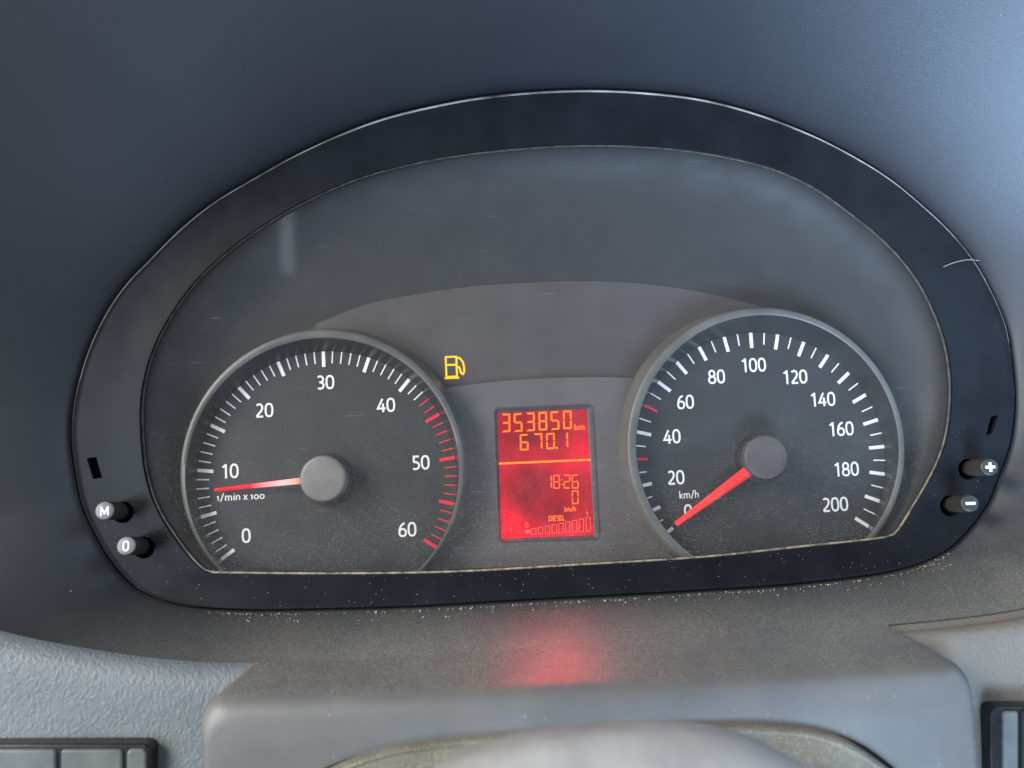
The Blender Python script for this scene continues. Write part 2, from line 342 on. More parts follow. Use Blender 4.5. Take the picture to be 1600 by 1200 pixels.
MB().grid([r3(f, y) for f, y in ((0, 1.6), (.02, 3), (.06, 5), (.13, 7.5), (.22, 9.8), (.35, 12), (.5, 13.8), (.75, 15.2), (1, 16.2))], True).build('shroud', M_shroud, cluster)
MB().poly(r2(stc, 16.0)).build('back_plate', M_shroud, cluster, smooth=False)
MB().poly([at(a, b, 15.9) for a, b in sp2([(495, 505), (575, 475), (650, 460), (750, 446), (800, 443), (900, 439), (1000, 443), (1100, 457), (1190, 479)], 8, False)+[(1215, 560), (1120, 850), (600, 860), (470, 560)]]).build('warning_strip', M_strip, cluster, smooth=False)
cp = [at(a, b, 14.4) for a, b in sp2([(600, 640), (640, 620), (690, 607.6), (780, 596), (900, 589.6), (1000, 592), (1040, 600)], 8, False)+[(1120, 905), (560, 925)]]
# centre panel with an opening for the display
disp = [(771, 638), (926, 632), (937, 842), (779, 847)]
def rrect(q, r, y, n=6):       # rounded quadrilateral (pixels) on plane y
    P = [at(a, b, y) for a, b in q]; out = []
    for i in range(4):
        a, b, c = P[i-1], P[i], P[(i+1) % 4]; u = (a-b).normalized(); v = (c-b).normalized()
        for k in range(n+1):
            t = k/n*math.pi/2; out.append(b+u*r*(1-math.sin(t))+v*r*(1-math.cos(t)))
    return out
def shrink(pts, d, y):
    c = sum(pts, Vector())/len(pts); o = []
    n = len(pts)
    for i in range(n):
        t = (pts[(i+1) % n]-pts[i-1]).normalized(); nn = Vector((-t.z, 0, t.x))
        if nn.dot(pts[i]-c) > 0: nn = -nn
        q = pts[i]+nn*d; o.append(Vector((q.x, y, q.z)))
    return o
o1 = rrect(disp, 1.8, 14.4)
bm = bmesh.new()
def loop(pts):
    vs = [bm.verts.new(Vector(p_)*S) for p_ in pts]; return [bm.edges.new((vs[i], vs[(i+1) % len(vs)])) for i in range(len(vs))]
es = loop(cp)+loop(o1); bmesh.ops.triangle_fill(bm, edges=es, use_beauty=True)
# step down at the panel's upper edge
top = [Vector(c) for c in cp[:-2]]
for i in range(len(top)-1):
    a, b = top[i], top[i+1]; bm.faces.new([bm.verts.new(Vector(v)*S) for v in (a, b, b+Vector((0, 1.6, 0)), a+Vector((0, 1.6, 0)))])
me = bpy.data.meshes.new('centre_panel'); bmesh.ops.recalc_face_normals(bm, faces=bm.faces); bm.to_mesh(me); bm.free(); me.materials.append(M_panel)
link('centre_panel', me, cluster)

# ------------------------------------------------------------------ display
display = empty('display', at(855, 842, 14.4), cluster)
o2 = rrect([(777, 645), (917.5, 639), (929, 836), (783.5, 842)], .5, 15.7)
MB().grid([shrink(o1, -.25, 14.25), shrink(o1, .15, 14.15), shrink(o1, .45, 14.5), shrink(o2, -.15, 15.6), shrink(o2, .1, 15.75)], True).build('display_frame', plastic('display_frame_grey', (.07, .07, .075), .3, dust=.2), display)
MB().poly(shrink(o2, -.05, 15.7)).build('backlit_screen', M_lcd, display, smooth=False)
YL = 15.45
ox = (at(930, 740, YL)-at(775, 747, YL)).normalized()
DX = Vector((ox.x, 0, ox.z)); DZ = Vector((-ox.z, 0, ox.x))
def dcrop(x, y): return at(760+x/5, 620+y/5, YL)
SEG = {'0': 'abcdef', '1': 'bc', '2': 'abged', '3': 'abgcd', '4': 'fgbc', '5': 'afgcd', '6': 'afgedc', '7': 'abc', '8': 'abcdefg', '9': 'abcdfg'}
def sevenseg(ch, bl, w_, h, th, mt, lab=None):
    m_ = MB(); g = .10; t = th
    def P(x, z): v = bl+DX*(x+z*.03)+DZ*z; return v
    H = h/2
    S7 = {'a': [(g, h), (w_-g, h), (w_-t, h-t), (t, h-t)], 'd': [(t, t), (w_-t, t), (w_-g, 0), (g, 0)],
          'f': [(0, h-g), (t, h-t-g), (t, H+t/2+g), (0, H+g)], 'b': [(w_-t, h-t-g), (w_, h-g), (w_, H+g), (w_-t, H+t/2+g)],
          'e': [(0, H-g), (t, H-t/2-g), (t, t+g), (0, g)], 'c': [(w_-t, H-t/2-g), (w_, H-g), (w_, g), (w_-t, t+g)],
          'g': [(t*.5, H), (t, H+t/2), (w_-t, H+t/2), (w_-t*.5, H), (w_-t, H-t/2), (t, H-t/2)]}
    for s_ in SEG[ch]: m_.poly([P(*q) for q in S7[s_]])
    return tag(m_.build('digit', mt, display, smooth=False), lab or 'digit '+ch)
def px2mm(n_): return n_/5*(DIST+YL)/FPX
for ch, x, yb in zip('353850', (120, 215, 312, 408, 503, 600), (278, 275, 270, 264, 260, 254)):
    sevenseg(ch, dcrop(x, yb), px2mm(68), px2mm(145), px2mm(14), M_orange)
for ch, x, yb in (('6', 262, 420), ('7', 370, 413), ('0', 468, 411), ('1', 571, 402)):
    sevenseg(ch, dcrop(x, yb), px2mm(68), px2mm(126), px2mm(13), M_orange)
for ch, x, yb in (('1', 458, 720), ('8', 522, 720), ('2', 604, 718), ('6', 668, 718)):
    sevenseg(ch, dcrop(x, yb), px2mm(54), px2mm(108), px2mm(10), M_lcddim)
sevenseg('0', dcrop(668, 840), px2mm(54), px2mm(106), px2mm(10), M_lcddim)
def blob(x0, y0, x1, y1, nm, mt, dy=0, par=None):
    return MB().poly([at(760+a/5, 620+b/5, YL+dy) for a, b in ((x0, y0), (x1, y0), (x1, y1), (x0, y1))]).build(nm, mt, par or display, smooth=False)
blob(544, 393, 556, 406, 'decimal_point', emis('lcd_point', (1, .5, .4), .9))
blob(586, 643, 595, 653, 'colon_dot', M_lcddim); blob(588, 680, 597, 690, 'colon_dot', M_lcddim)
MB().poly([dcrop(98, 514), dcrop(814, 484), dcrop(814, 499), dcrop(98, 530)]).build('divider_line', M_lcdline, display, smooth=False)
for i in range(9):
    x = 350+i*53.2; b = 1078-i*3.1; t_ = 1030-i*10.8; w_ = 39; e = 5
    m_ = MB()
    o_ = [(x, t_), (x+w_, t_-3), (x+w_+1, b-2), (x+1, b)]; i_ = [(x+e, t_+e), (x+w_-e, t_-3+e), (x+w_+1-e, b-2-e), (x+1+e, b-e)]
    m_.grid([[dcrop(*q) for q in o_], [dcrop(*q) for q in i_]], True); m_.build('level_bar', M_lcdred, display, smooth=False)
blob(306, 1040, 342, 1066, 'level_bar', M_lcdred)

# ------------------------------------------------------------------ stroke lettering
def arc(cx, cz, rx, rz, a0, a1, n=14):
    return [(cx+rx*math.cos(R(a0+(a1-a0)*k/n)), cz+rz*math.sin(R(a0+(a1-a0)*k/n))) for k in range(n+1)]
def sup(cx, cz, rx, rz, e=2.5, n=36):
    o = []
    for k in range(n):
        a = 2*math.pi*k/n; c, s_ = math.cos(a), math.sin(a)
        o.append((cx+rx*math.copysign(abs(c)**(2/e), c), cz+rz*math.copysign(abs(s_)**(2/e), s_)))
    return o
# glyph: (advance, [(closed, points)])  height 1 = cap height, measured on stroke centre lines 0.06 .. 0.94
G = {
 '0': (.66, [(1, sup(.30, .5, .235, .44))]),
 '1': (.60, [(0, [(.10, .80), (.20, .83), (.31, .93)]), (0, [(.335, 1.0), (.335, 0)])]),
 '2': (.64, [(0, [(.09, .86)]+arc(.28, .70, .20, .24, 118, -20, 14)+[(.40, .46), (.10, .12), (.08, .06)]), (0, [(.07, .06), (.53, .06)])]),
 '3': (.63, [(0, [(.09, .90)]+arc(.27, .725, .195, .215, 95, -80, 12)+[(.20, .515)]), (0, [(.20, .515)]+arc(.26, .285, .23, .225, 80, -110, 14)+[(.08, .09)])]),
 '4': (.67, [(0, [(.40, .96), (.06, .27), (.60, .27)]), (0, [(.43, .62), (.43, 0)])]),
 '5': (.63, [(0, [(.50, .94), (.15, .94), (.135, .55)]), (0, [(.135, .55)]+arc(.25, .30, .245, .25, 80, -100, 14)+[(.07, .09)])]),
 '6': (.66, [(1, sup(.31, .30, .225, .245, 2.2)), (0, [(.47, .95), (.30, .87), (.16, .68), (.088, .42), (.088, .30)])]),
 '8': (.66, [(1, sup(.30, .725, .19, .215, 2.2)), (1, sup(.30, .28, .235, .225, 2.2))]),
 'k': (.56, [(0, [(.10, 1.05), (.10, 0)]), (0, [(.46, .66), (.14, .33), (.48, 0)])]),
 'm': (.92, [(0, [(.10, .68), (.10, 0)]), (0, [(.10, .50), (.18, .62), (.28, .65), (.38, .60), (.43, .48), (.43, 0)]), (0, [(.43, .50), (.50, .62), (.60, .65), (.70, .60), (.76, .48), (.76, 0)])]),
 '/': (.50, [(0, [(.06, -.12), (.42, 1.08)])]),
 'h': (.60, [(0, [(.10, 1.05), (.10, 0)]), (0, [(.10, .50), (.20, .62), (.31, .65), (.42, .59), (.46, .46), (.46, 0)])]),
 'i': (.24, [(0, [(.11, .68), (.11, 0)]), (0, [(.11, .84), (.11, .97)])]),
 'n': (.60, [(0, [(.10, .68), (.10, 0)]), (0, [(.10, .50), (.20, .62), (.31, .65), (.42, .59), (.46, .46), (.46, 0)])]),
 'x': (.52, [(0, [(.06, .68), (.44, 0)]), (0, [(.44, .68), (.06, 0)])]),
 ' ': (.22, []),
 'o': (.62, [(1, sup(.29, .33, .22, .29, 2.1))]), 'l': (.36, [(0, [(.04, .55), (.17, .64)]), (0, [(.19, .70), (.19, 0)])]),
 'D': (.70, [(1, [(.10, .95), (.10, .05)]+arc(.26, .5, .32, .45, -90, 90, 14))]),
 'I': (.26, [(0, [(.12, 1), (.12, 0)])]),
 'E': (.56, [(0, [(.48, .94), (.10, .94), (.10, .06), (.48, .06)]), (0, [(.10, .51), (.42, .51)])]),
 'S': (.56, [(0, [(.46, .90)]+arc(.27, .735, .18, .205, 60, 250, 12)+arc(.27, .27, .20, .22, 70, -125, 12))]),
 'L': (.52, [(0, [(.10, 1), (.10, .06), (.46, .06)])]),
 'M': (.90, [(0, [(.10, 0), (.10, .93)]), (0, [(.10, .93), (.44, .22), (.78, .93)]), (0, [(.78, .93), (.78, 0)])]),
 '+': (.9, [(0, [(.05, .5), (.85, .5)]), (0, [(.45, .1), (.45, .9)])]),
 '-': (.9, [(0, [(.05, .5), (.85, .5)])]),
}
def ribbon(mb, pts, closed, th, fn, dy):
    n = len(pts); L, Rr_ = [], []
    P = [Vector((a, b)) for a, b in pts]
    for i in range(n):
        if closed: a, b = P[i-1], P[(i+1) % n]; d1 = (P[i]-a).normalized(); d2 = (b-P[i]).normalized()
        else:
            d1 = (P[i]-P[i-1]).normalized() if i else (P[1]-P[0]).normalized(); d2 = (P[i+1]-P[i]).normalized() if i < n-1 else d1
        t = (d1+d2)
        t = t.normalized() if t.length > 1e-4 else d1
        nn = Vector((-t.y, t.x)); c = max(.5, nn.dot(Vector((-d1.y, d1.x)))); k = th/2/c
        L.append(fn(P[i]+nn*k, dy)); Rr_.append(fn(P[i]-nn*k, dy))
    if closed: L.append(L[0]); Rr_.append(Rr_[0])
    mb.grid([L, Rr_])
def lettering(text, centre, h, mt, name, parent, th=.138, sx=1.0, label=None, X=Vector((1, 0, 0)), Z=Vector((0, 0, 1)), track=0):
    wid = sum(G[c][0]+track for c in text)-.04-track; x = -wid/2; mb = MB(); k = 0
    nrm = X.cross(Z)   # towards +y
    for c in text:
        for cl_, pts in G[c][1]:
            fn = lambda q, dy, x=x: centre+X*((q.x+x)*h*sx)+Z*((q.y-.5)*h)-nrm*dy*(-1 if nrm.y < 0 else 1)
            ribbon(mb, pts, cl_, th, fn, k*.006); k += 1
        x += G[c][0]+track
    o = mb.build(name, mt, parent, smooth=False, flip=True)
    if label: o['label'] = label
    return o
for t_, x, y, h in (('km', 727, 236, 44), ('km/h', 655, 877, 36), ('DIESEL', 549, 948, 40)):
    lettering(t_, dcrop(x, y), px2mm(h), M_lcddim, 'lettering', display, th=.2, sx=1.0 if t_ != 'km' else 1.35, X=DX, Z=DZ, label='lettering '+t_)
lettering('1', dcrop(786, 914), px2mm(36), M_lcddim, 'digit', display, X=DX, Z=DZ, label='digit 1 at the full end of the fuel scale')
lettering('0', dcrop(315, 1002), px2mm(42), M_lcddim, 'digit', display, X=DX, Z=DZ, label='digit 0 at the empty end of the fuel scale')
# pump symbol on the lcd
def pump(fn, name, mt, parent, th):
    mb = MB(); d = 0
    for cl_, pts in ((1, [(.08, .06), (.08, 1), (.58, 1), (.58, .06)]), (0, [(.10, .62), (.56, .62)]), (0, [(0, .0), (.68, .0)]),
                     (0, [(.62, .95), (.74, .92), (.88, .74), (.93, .50), (.93, .26), (.86, .16), (.77, .22), (.74, .40), (.70, .50), (.60, .50)])):
        ribbon(mb, pts, cl_, th, fn, d); d += .006
    return mb.build(name, mt, parent, smooth=False, flip=True)
pw = px2mm(140); ph = px2mm(155); pb = dcrop(145, 1085)
M_lcdsym = emis('lcd_symbol_red', (1, .0, .004), 5, (.2, 0, 0)); 
MB().poly([pb+DX*(x*pw)+DZ*(z*ph) for x, z in ((-.06, -.08), (.98, -.06), (.99, .42), (.86, .85), (.66, 1.06), (-.02, 1.06))]).build('fuel_symbol', M_lcdsym, display, smooth=False)
pump(lambda q, dy: pb+DX*(q.x*pw)+DZ*(q.y*ph)+Vector((0, -.05-dy, 0)), 'fuel_symbol', emis('lcd_symbol_edge', (.6, .0, .01), .7, (.1, 0, 0)), display, .05)
# yellow warning lamp in the strip
w0 = at(695, 591, 15.8); wz = at(695+1.3, 558, 15.8)
pump(lambda q, dy: w0+DX*(q.x*7.9)+DZ*(q.y*(wz-w0).length)+Vector((0, -dy, 0)), 'fuel_warning_light', M_yellow, cluster, .085)['label'] = 'lit yellow fuel pump warning light'

# added spot stands in for the screen's red spill on the ledge
dl = bpy.data.lights.new('added_red_spill', 'SPOT'); dl.energy = .09; dl.color = (1, .05, .09); dl.spot_size = R(64); dl.spot_blend = .8; dl.shadow_soft_size = .015
do = bpy.data.objects.new('added_red_spill', dl); COL.objects.link(do); do.location = at(858, 700, 11)*S
do.rotation_euler = (at(864, 990, -14)*S-do.location).to_track_quat('-Z', 'Y').to_euler()
# ------------------------------------------------------------------ gauges
YF = 12.0
def ringpx(cx, cy, r, y):      # circle measured in the picture -> (r, y, cx, cz) on plane y
    c = at(cx, cy, y); a = at(cx-r, cy, y); b = at(cx+r, cy, y); return ((b-a).length/2, y, (a.x+b.x)/2, (a.z+b.z)/2)
def tickmesh(w_, l, mt, name): return MB().box((0, -.05, -l/2), (w_, .1, l)).mesh(name, mt, smooth=False)
TM = {('M', 'w'): tickmesh(1.25, 5.7, M_white, 'tick_major'), ('m', 'w'): tickmesh(.46, 4.4, M_white, 'tick_minor'), ('M', 'r'): tickmesh(1.25, 5.7, M_red, 'tick_red_major'), ('m', 'r'): tickmesh(.46, 4.4, M_red, 'tick_red_minor'), ('R', 'r'): tickmesh(.9, 5.2, M_red, 'tick_red_speed')}
def gauge(name, cx, cz, r, sweep, steps, kind, rin, rout, rback, hubpx, hubr, label):
    c = Vector((cx, YF, cz)); g = empty(name, (cx, YF, cz), cluster); g['label'] = label
    ri = ringpx(*rin, 5.5); ro = ringpx(*rout, 5.5)
    MB().lathe([(r+.05, YF+.1, cx, cz), (0.01, YF+.1, cx, cz)]).build('dial_face', M_face, g, smooth=False)
    MB().lathe([(ri[0], 5.5, ri[2], ri[3]), (ri[0]-.15, 5.8, ri[2], ri[3]), (r+.12, YF+.08, cx, cz), (r+.9, YF+.5, cx, cz)]).build('ring_wall', M_wall, g)
    MB().lathe([(ro[0]+2.0, 17, ro[2], ro[3]), (ro[0]+1.5, 12, ro[2], ro[3]), (ro[0]+.35, 7.6, ro[2], ro[3]), (ro[0]+.1, 6.2, ro[2], ro[3]), (ro[0]-.1, 5.6, ro[2], ro[3]), (ro[0]-.3, 5.3, ro[2], ro[3]), (ri[0]+.2, 5.2, ri[2], ri[3]), (ri[0], 5.5, ri[2], ri[3])]).build('ring', M_ring, g, angle=60)
    for i in range(steps+1):
        a = -sweep/2+sweep*i/steps; k = kind(i)
        o = bpy.data.objects.new('tick', TM[k]); COL.objects.link(o); o.parent = g
        o.location = Vector((r*math.sin(a), 0, r*math.cos(a)))*S; o.rotation_euler = (0, a, 0)
        if k[1] == 'r': o['label'] = 'red tick'
    # pointer hub: black skirt and domed cap towards the viewer
    hc = at(*hubpx, 3.4); hr = hubr
    MB().lathe([(hr+1.3, YF, cx, cz), (hr+1.2, YF-1.6, cx, cz), (hr-.3, YF-1.9, cx, cz)]).build('hub_skirt', M_hubdark, g)
    MB().lathe([(hr-.2, YF-1, cx, cz), (hr, 4.6, hc.x, hc.z), (hr-.12, 3.9, hc.x, hc.z), (hr-.45, 3.5, hc.x, hc.z), (hr-1.2, 3.38, hc.x, hc.z), (hr*.5, 3.3, hc.x, hc.z), (0.01, 3.27, hc.x, hc.z)], 64).build('pointer_hub', M_hub if cx < 0 else M_hubr, g, angle=50)
    return g
tach = gauge('tachometer', -60.85, -12.6, 46.93, 4.341, 60, lambda i: ('M' if i % 5 == 0 else 'm', 'r' if i >= 43 else 'w'), (503.9, 738.8, 213.6), (503.5, 734, 222), None, (504, 748), 8.15, 'left round gauge, revolution counter up to 60')
speed = gauge('speedometer', 98.0, -12.9, 46.9, 4.356, 40, lambda i: (('R', 'r') if i in (6, 10) else ('M', 'w')) if i % 2 == 0 else ('m', 'w'), (1199.2, 697.6, 205.3), (1196.8, 697.5, 217), None, (1197.3, 714.5), 7.95, 'right round gauge, speedometer up to 200 km/h')
HH = 5.15
for t_, x, y in (('0', 384.9, 836.9), ('10', 359.3, 736), ('20', 413.3, 641), ('30', 508.6, 597.3), ('40', 603.3, 632.9), ('50', 657.6, 722.7), ('60', 636.5, 827.3)):
    lettering(t_, at(x, y, YF), HH, M_white, 'numeral', tach, label='numeral '+t_, sx=1.02)
for t_, x, y in (('0', 1075.5, 799), ('20', 1056.3, 746), ('40', 1050, 682), ('60', 1071, 628), ('80', 1119.7, 588.5), ('100', 1177.4, 570.3), ('120', 1242.2, 588.9), ('140', 1285.6, 623.9), ('160', 1314.3, 670), ('180', 1322.4, 733), ('200', 1305.2, 788)):
    lettering(t_, at(x, y, YF), HH, M_white, 'numeral', speed, label='numeral '+t_, sx=.98)
lettering('l/min x loo', at(376, 775.5, YF), 2.55, M_white, 'lettering', tach, th=.14, label='lettering 1/min x 100', sx=1.27, track=.02)
lettering('km/h', at(1076.6, 772.7, YF), 2.6, M_white, 'lettering', speed, th=.12, label='lettering km/h', sx=1.12)
# pointers: tapered bars with a ridge
def pointer(par, a, b, wa, wb, y0, ya, yb, side=.5, mt=None):
    A = at(*a, ya); B = at(*b, yb); t = (B-A); t.y = 0; t.normalize(); n_ = Vector((-t.z, 0, t.x)); rows = []
    for P_, w_ in ((A, wa), (A.lerp(B, .5), (wa+wb)/2), (B, wb)):
        rows.append([P_+n_*w_/2+Vector((0, 1.4, 0)), P_+n_*w_/2+Vector((0, .9, 0)), P_+n_*w_*(side-.5)+Vector((0, 0, 0)), P_-n_*w_/2+Vector((0, .9, 0)), P_-n_*w_/2+Vector((0, 1.4, 0))])
    m_ = MB().grid(rows); m_.poly(rows[-1]); m_.poly(rows[0][::-1])
    return m_.build('pointer', mt or M_needle, par, smooth=False)
M_needle2, nt, p = mat('pointer_painted_glint'); co = coords(nt); sp = nt.nodes.new('ShaderNodeSeparateXYZ'); nt.links.new(co, sp.inputs[0])  # sun glint along the pointer painted as an emission gradient
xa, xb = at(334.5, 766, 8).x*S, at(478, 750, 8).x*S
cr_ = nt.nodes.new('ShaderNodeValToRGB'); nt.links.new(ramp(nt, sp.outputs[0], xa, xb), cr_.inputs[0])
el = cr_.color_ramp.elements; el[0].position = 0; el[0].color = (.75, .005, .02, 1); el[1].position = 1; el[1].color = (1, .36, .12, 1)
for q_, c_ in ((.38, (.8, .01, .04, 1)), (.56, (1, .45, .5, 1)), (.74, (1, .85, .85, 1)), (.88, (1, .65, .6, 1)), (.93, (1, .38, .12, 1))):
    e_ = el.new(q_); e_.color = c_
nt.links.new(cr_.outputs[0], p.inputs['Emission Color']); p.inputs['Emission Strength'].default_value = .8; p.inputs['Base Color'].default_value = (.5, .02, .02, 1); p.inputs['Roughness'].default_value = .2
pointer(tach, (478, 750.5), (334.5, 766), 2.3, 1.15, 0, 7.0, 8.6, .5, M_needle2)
pointer(speed, (1172, 735.5), (1057, 820), 4.1, 1.9, 0, 6.5, 8.6, .72)

# ------------------------------------------------------------------ buttons
for hx, hy, cx_, cy_, sym, lab in BTN:
    a = at(hx, hy, 5); d = (at(cx_, cy_, -12)-a); L_ = d.length; d.normalize(); r = 3.05 if cx_ < 800 else 2.95
    u = d.cross(Vector((0, 0, 1))).normalized(); v = u.cross(d)
    def rg(t, rr): c = a+d*t; return [c+u*rr*math.cos(2*math.pi*k/40)+v*rr*math.sin(2*math.pi*k/40) for k in range(40)]
    b_ = MB().grid([rg(0, r), rg(L_-1.0, r), rg(L_-.5, r-.12)], True).build('push_button', M_btn, cluster); b_['label'] = lab
    cm = MB().grid([rg(L_-.5, r-.12), rg(L_-.12, r-.3), rg(L_, r-.6)], True); cm.poly(rg(L_, r-.6)); cm.build('button_cap', M_btnlight if cx_ < 800 else M_btndark, b_, angle=60)
    X = -u if u.x < 0 else u; Z = v if v.z > 0 else -v; c = a+d*(L_+.03)
    h, th = {'M': (3.1, .19), '0': (3.4, .15), '+': (3.9, .24), '-': (3.9, .24)}[sym]
    lettering(sym, c, h, M_sym, 'button_symbol', b_, th=th, X=X, Z=Z, label='symbol '+sym)

# ------------------------------------------------------------------ dashboard: hood, ledge, skin panels
dash = empty('dashboard', at(850, 1100, -45))
tag(dash, 'dark moulded dashboard with arched hood over the cluster, dusty ledge and grained skin below', 'dashboard')
EB = [(-520, 560), (-400, 760), (-260, 870), (-120, 940), (0, 985), (140, 1014), (260, 1030), (370, 1036), (600, 1028), (900, 1008), (1150, 992), (1390, 976), (1600, 950), (1760, 905), (1900, 800), (2000, 600)]
ebs = sp2(EB, 24, False)
YE = -27
eb3 = [at(a, b, YE) for a, b in ebs]
cc = at(CX, CY, 0)
# outer closed rim of the moulding: foot follows the ledge edge, sides and top run towards the driver
def outer(ang):
    dx, dz = math.cos(ang), math.sin(ang)
    # superellipse opening
    rx = 225; rz = 150 if dz > 0 else 200; e = 2.4
    k = (abs(dx/rx)**e+abs(dz/rz)**e)**(-1/e)
    y = YE-75*max(0, dz)
    return Vector((cc.x+dx*k, y, cc.z+dz*k))
nA = NN; ang3 = []
innr = ringrow(outc, 1.5, .55)
rowsH = []
outr = []
for p_ in innr:
    a = math.atan2(p_.z-cc.z, p_.x-cc.x); q = outer(a)
    dx, dz = math.cos(a), math.sin(a)
    if dz < 0:                  # meet the ledge edge curve
        best = None
        for i in range(len(eb3)-1):
            x1, z1 = eb3[i].x-cc.x, eb3[i].z-cc.z; x2, z2 = eb3[i+1].x-cc.x, eb3[i+1].z-cc.z
            c1 = dx*z1-dz*x1; c2 = dx*z2-dz*x2
            if c1*c2 <= 0 and c1 != c2:
                f = c1/(c1-c2); X_ = x1+(x2-x1)*f; Z_ = z1+(z2-z1)*f
                if X_*dx+Z_*dz > 0: best = Vector((cc.x+X_, YE, cc.z+Z_))
        if best and (best-cc).length < (q-cc).length: q = best
        elif best: q.y = YE
    outr.append(q)
NS = 26
hoodf = []; ledgef = []
for i in range(NS+1):
    t = i/NS; row = []
    for a_, b_ in zip(innr, outr):
        dz = (a_-cc).normalized().z
        rad = t**1.0
        bl = max(0, min(1, (-dz-.05)/.5)); sh = (t**1.25)*(1-bl)+(t**1.0)*bl       # the foot rises gently as a shallow trough
        lip = .9*math.exp(-t*14)
        p3 = a_.lerp(b_, t); rr = a_.lerp(b_, sh); p3.x = rr.x; p3.z = rr.z
        row.append(p3)
    rowsH.append(row)
hm, lm = MB(), MB(); vs = [p_ for r_ in rowsH for p_ in r_]
fh, fl = [], []
for i in range(NS):
    for j in range(NN):
        a = i*NN+j; b = i*NN+(j+1) % NN; f = (a, b, b+NN, a+NN)
        fl.append(f)
surround = MB().add(vs, fl)
# one moulding; a soft change of surface from smooth hood to dusty ledge follows the height
M_mould, nt, p = mat('moulded_surround'); co = coords(nt)
def build_mould():
    sp = nt.nodes.new('ShaderNodeSeparateXYZ'); nt.links.new(co, sp.inputs[0])
    big = N(nt, 'ShaderNodeTexNoise', i_Scale=45, i_Detail=6, i_Roughness=.6); nt.links.new(co, big.inputs['Vector'])
    g = N(nt, 'ShaderNodeTexNoise', i_Scale=1700, i_Detail=3, i_Roughness=.75); nt.links.new(co, g.inputs['Vector'])
    # dust settles on faces that look upwards, then painted shade cuts it back
    geo = nt.nodes.new('ShaderNodeNewGeometry'); sn = nt.nodes.new('ShaderNodeSeparateXYZ'); nt.links.new(geo.outputs['True Normal'], sn.inputs[0])
    upf = ramp(nt, mul(nt, sn.outputs[2], mul(nt, ramp(nt, big.outputs[0], .3, .7, -.12, .12), 1.0), 'ADD'), .35, .9)
    upf = mul(nt, upf, ramp(nt, mul(nt, mul(nt, sp.outputs[0], -.02, 'ADD'), 0, 'ADD'), -.175, -.06, 0, 1))  # dust colour held back at the far left to paint shade
    upf = mul(nt, upf, ramp(nt, sp.outputs[1], -.024, .0, 1, .38))  # darker towards the bezel, shade painted into the ledge colour
    base = mixc(nt, ramp(nt, big.outputs[0], .3, .7), (.014, .017, .023), (.018, .021, .028))
    led = mixc(nt, ramp(nt, g.outputs[0], .3, .7), mixc(nt, ramp(nt, big.outputs[0], .35, .65), (.085, .083, .078), (.10, .096, .082)), mixc(nt, ramp(nt, big.outputs[0], .35, .65), (.27, .265, .25), (.33, .316, .28)))
    base = mixc(nt, upf, base, led)
    s1 = specks(nt, co, 1500, .28, .6, 0); s2 = specks(nt, co, 300, .12, .035, 1)
    base = mixc(nt, mul(nt, mul(nt, s1, upf), .5), base, (.6, .56, .46)); base = mixc(nt, mul(nt, s2, .35), base, (.4, .42, .42))
    nt.links.new(base, p.inputs['Base Color'])
    nt.links.new(ramp(nt, upf, 0, 1, .5, .27), p.inputs['Roughness']); p.inputs['Specular IOR Level'].default_value = .9
    b = N(nt, 'ShaderNodeBump', i_Distance=.00009, i_Strength=.8); nt.links.new(g.outputs[0], b.inputs['Height']); nt.links.new(b.outputs[0], p.inputs['Normal'])
build_mould()
so = surround.build('hood', M_mould, dash)
# dark back gap behind the bezel edge
MB().grid([ringrow(outc, 2.5, -.3), ringrow(outc, 2.5, 2.5)], True).build('gap', M_gap, dash)
# rolled edge and grained skin below the ledge
def skin(i0, i1, mt, lab):
    e = [v for v in eb3 if i0 <= pix(v)[0] <= i1]; prof = [(0, 0), (-2, -.6), (-3.6, -1.6), (-5, -3.2), (-6, -5.6), (-6.6, -9.5), (-7, -18), (-8, -34), (-9, -60), (-10, -95)]
    pr = spline([(0, a, b) for a, b in prof], 5)
    if i0 > 0: pr = spline([(0, a, b) for a, b in [(1, -.3), (-.2, -1.5), (-1.4, -2.1), (-3.2, -2.0), (-4.8, -2.9), (-6, -5.2), (-6.6, -9.5), (-7, -18), (-8, -34), (-9, -60), (-10, -95)]], 5)
    o = MB().grid([[v+q for v in e] for q in pr]).build('grained_skin', mt, dash); o['label'] = lab
skin(-600, 404, M_leather, 'grey grained skin at the lower left, bluish light painted in')
skin(1381, 2000, M_leather2, 'grey grained skin at the lower right, warm light painted in')

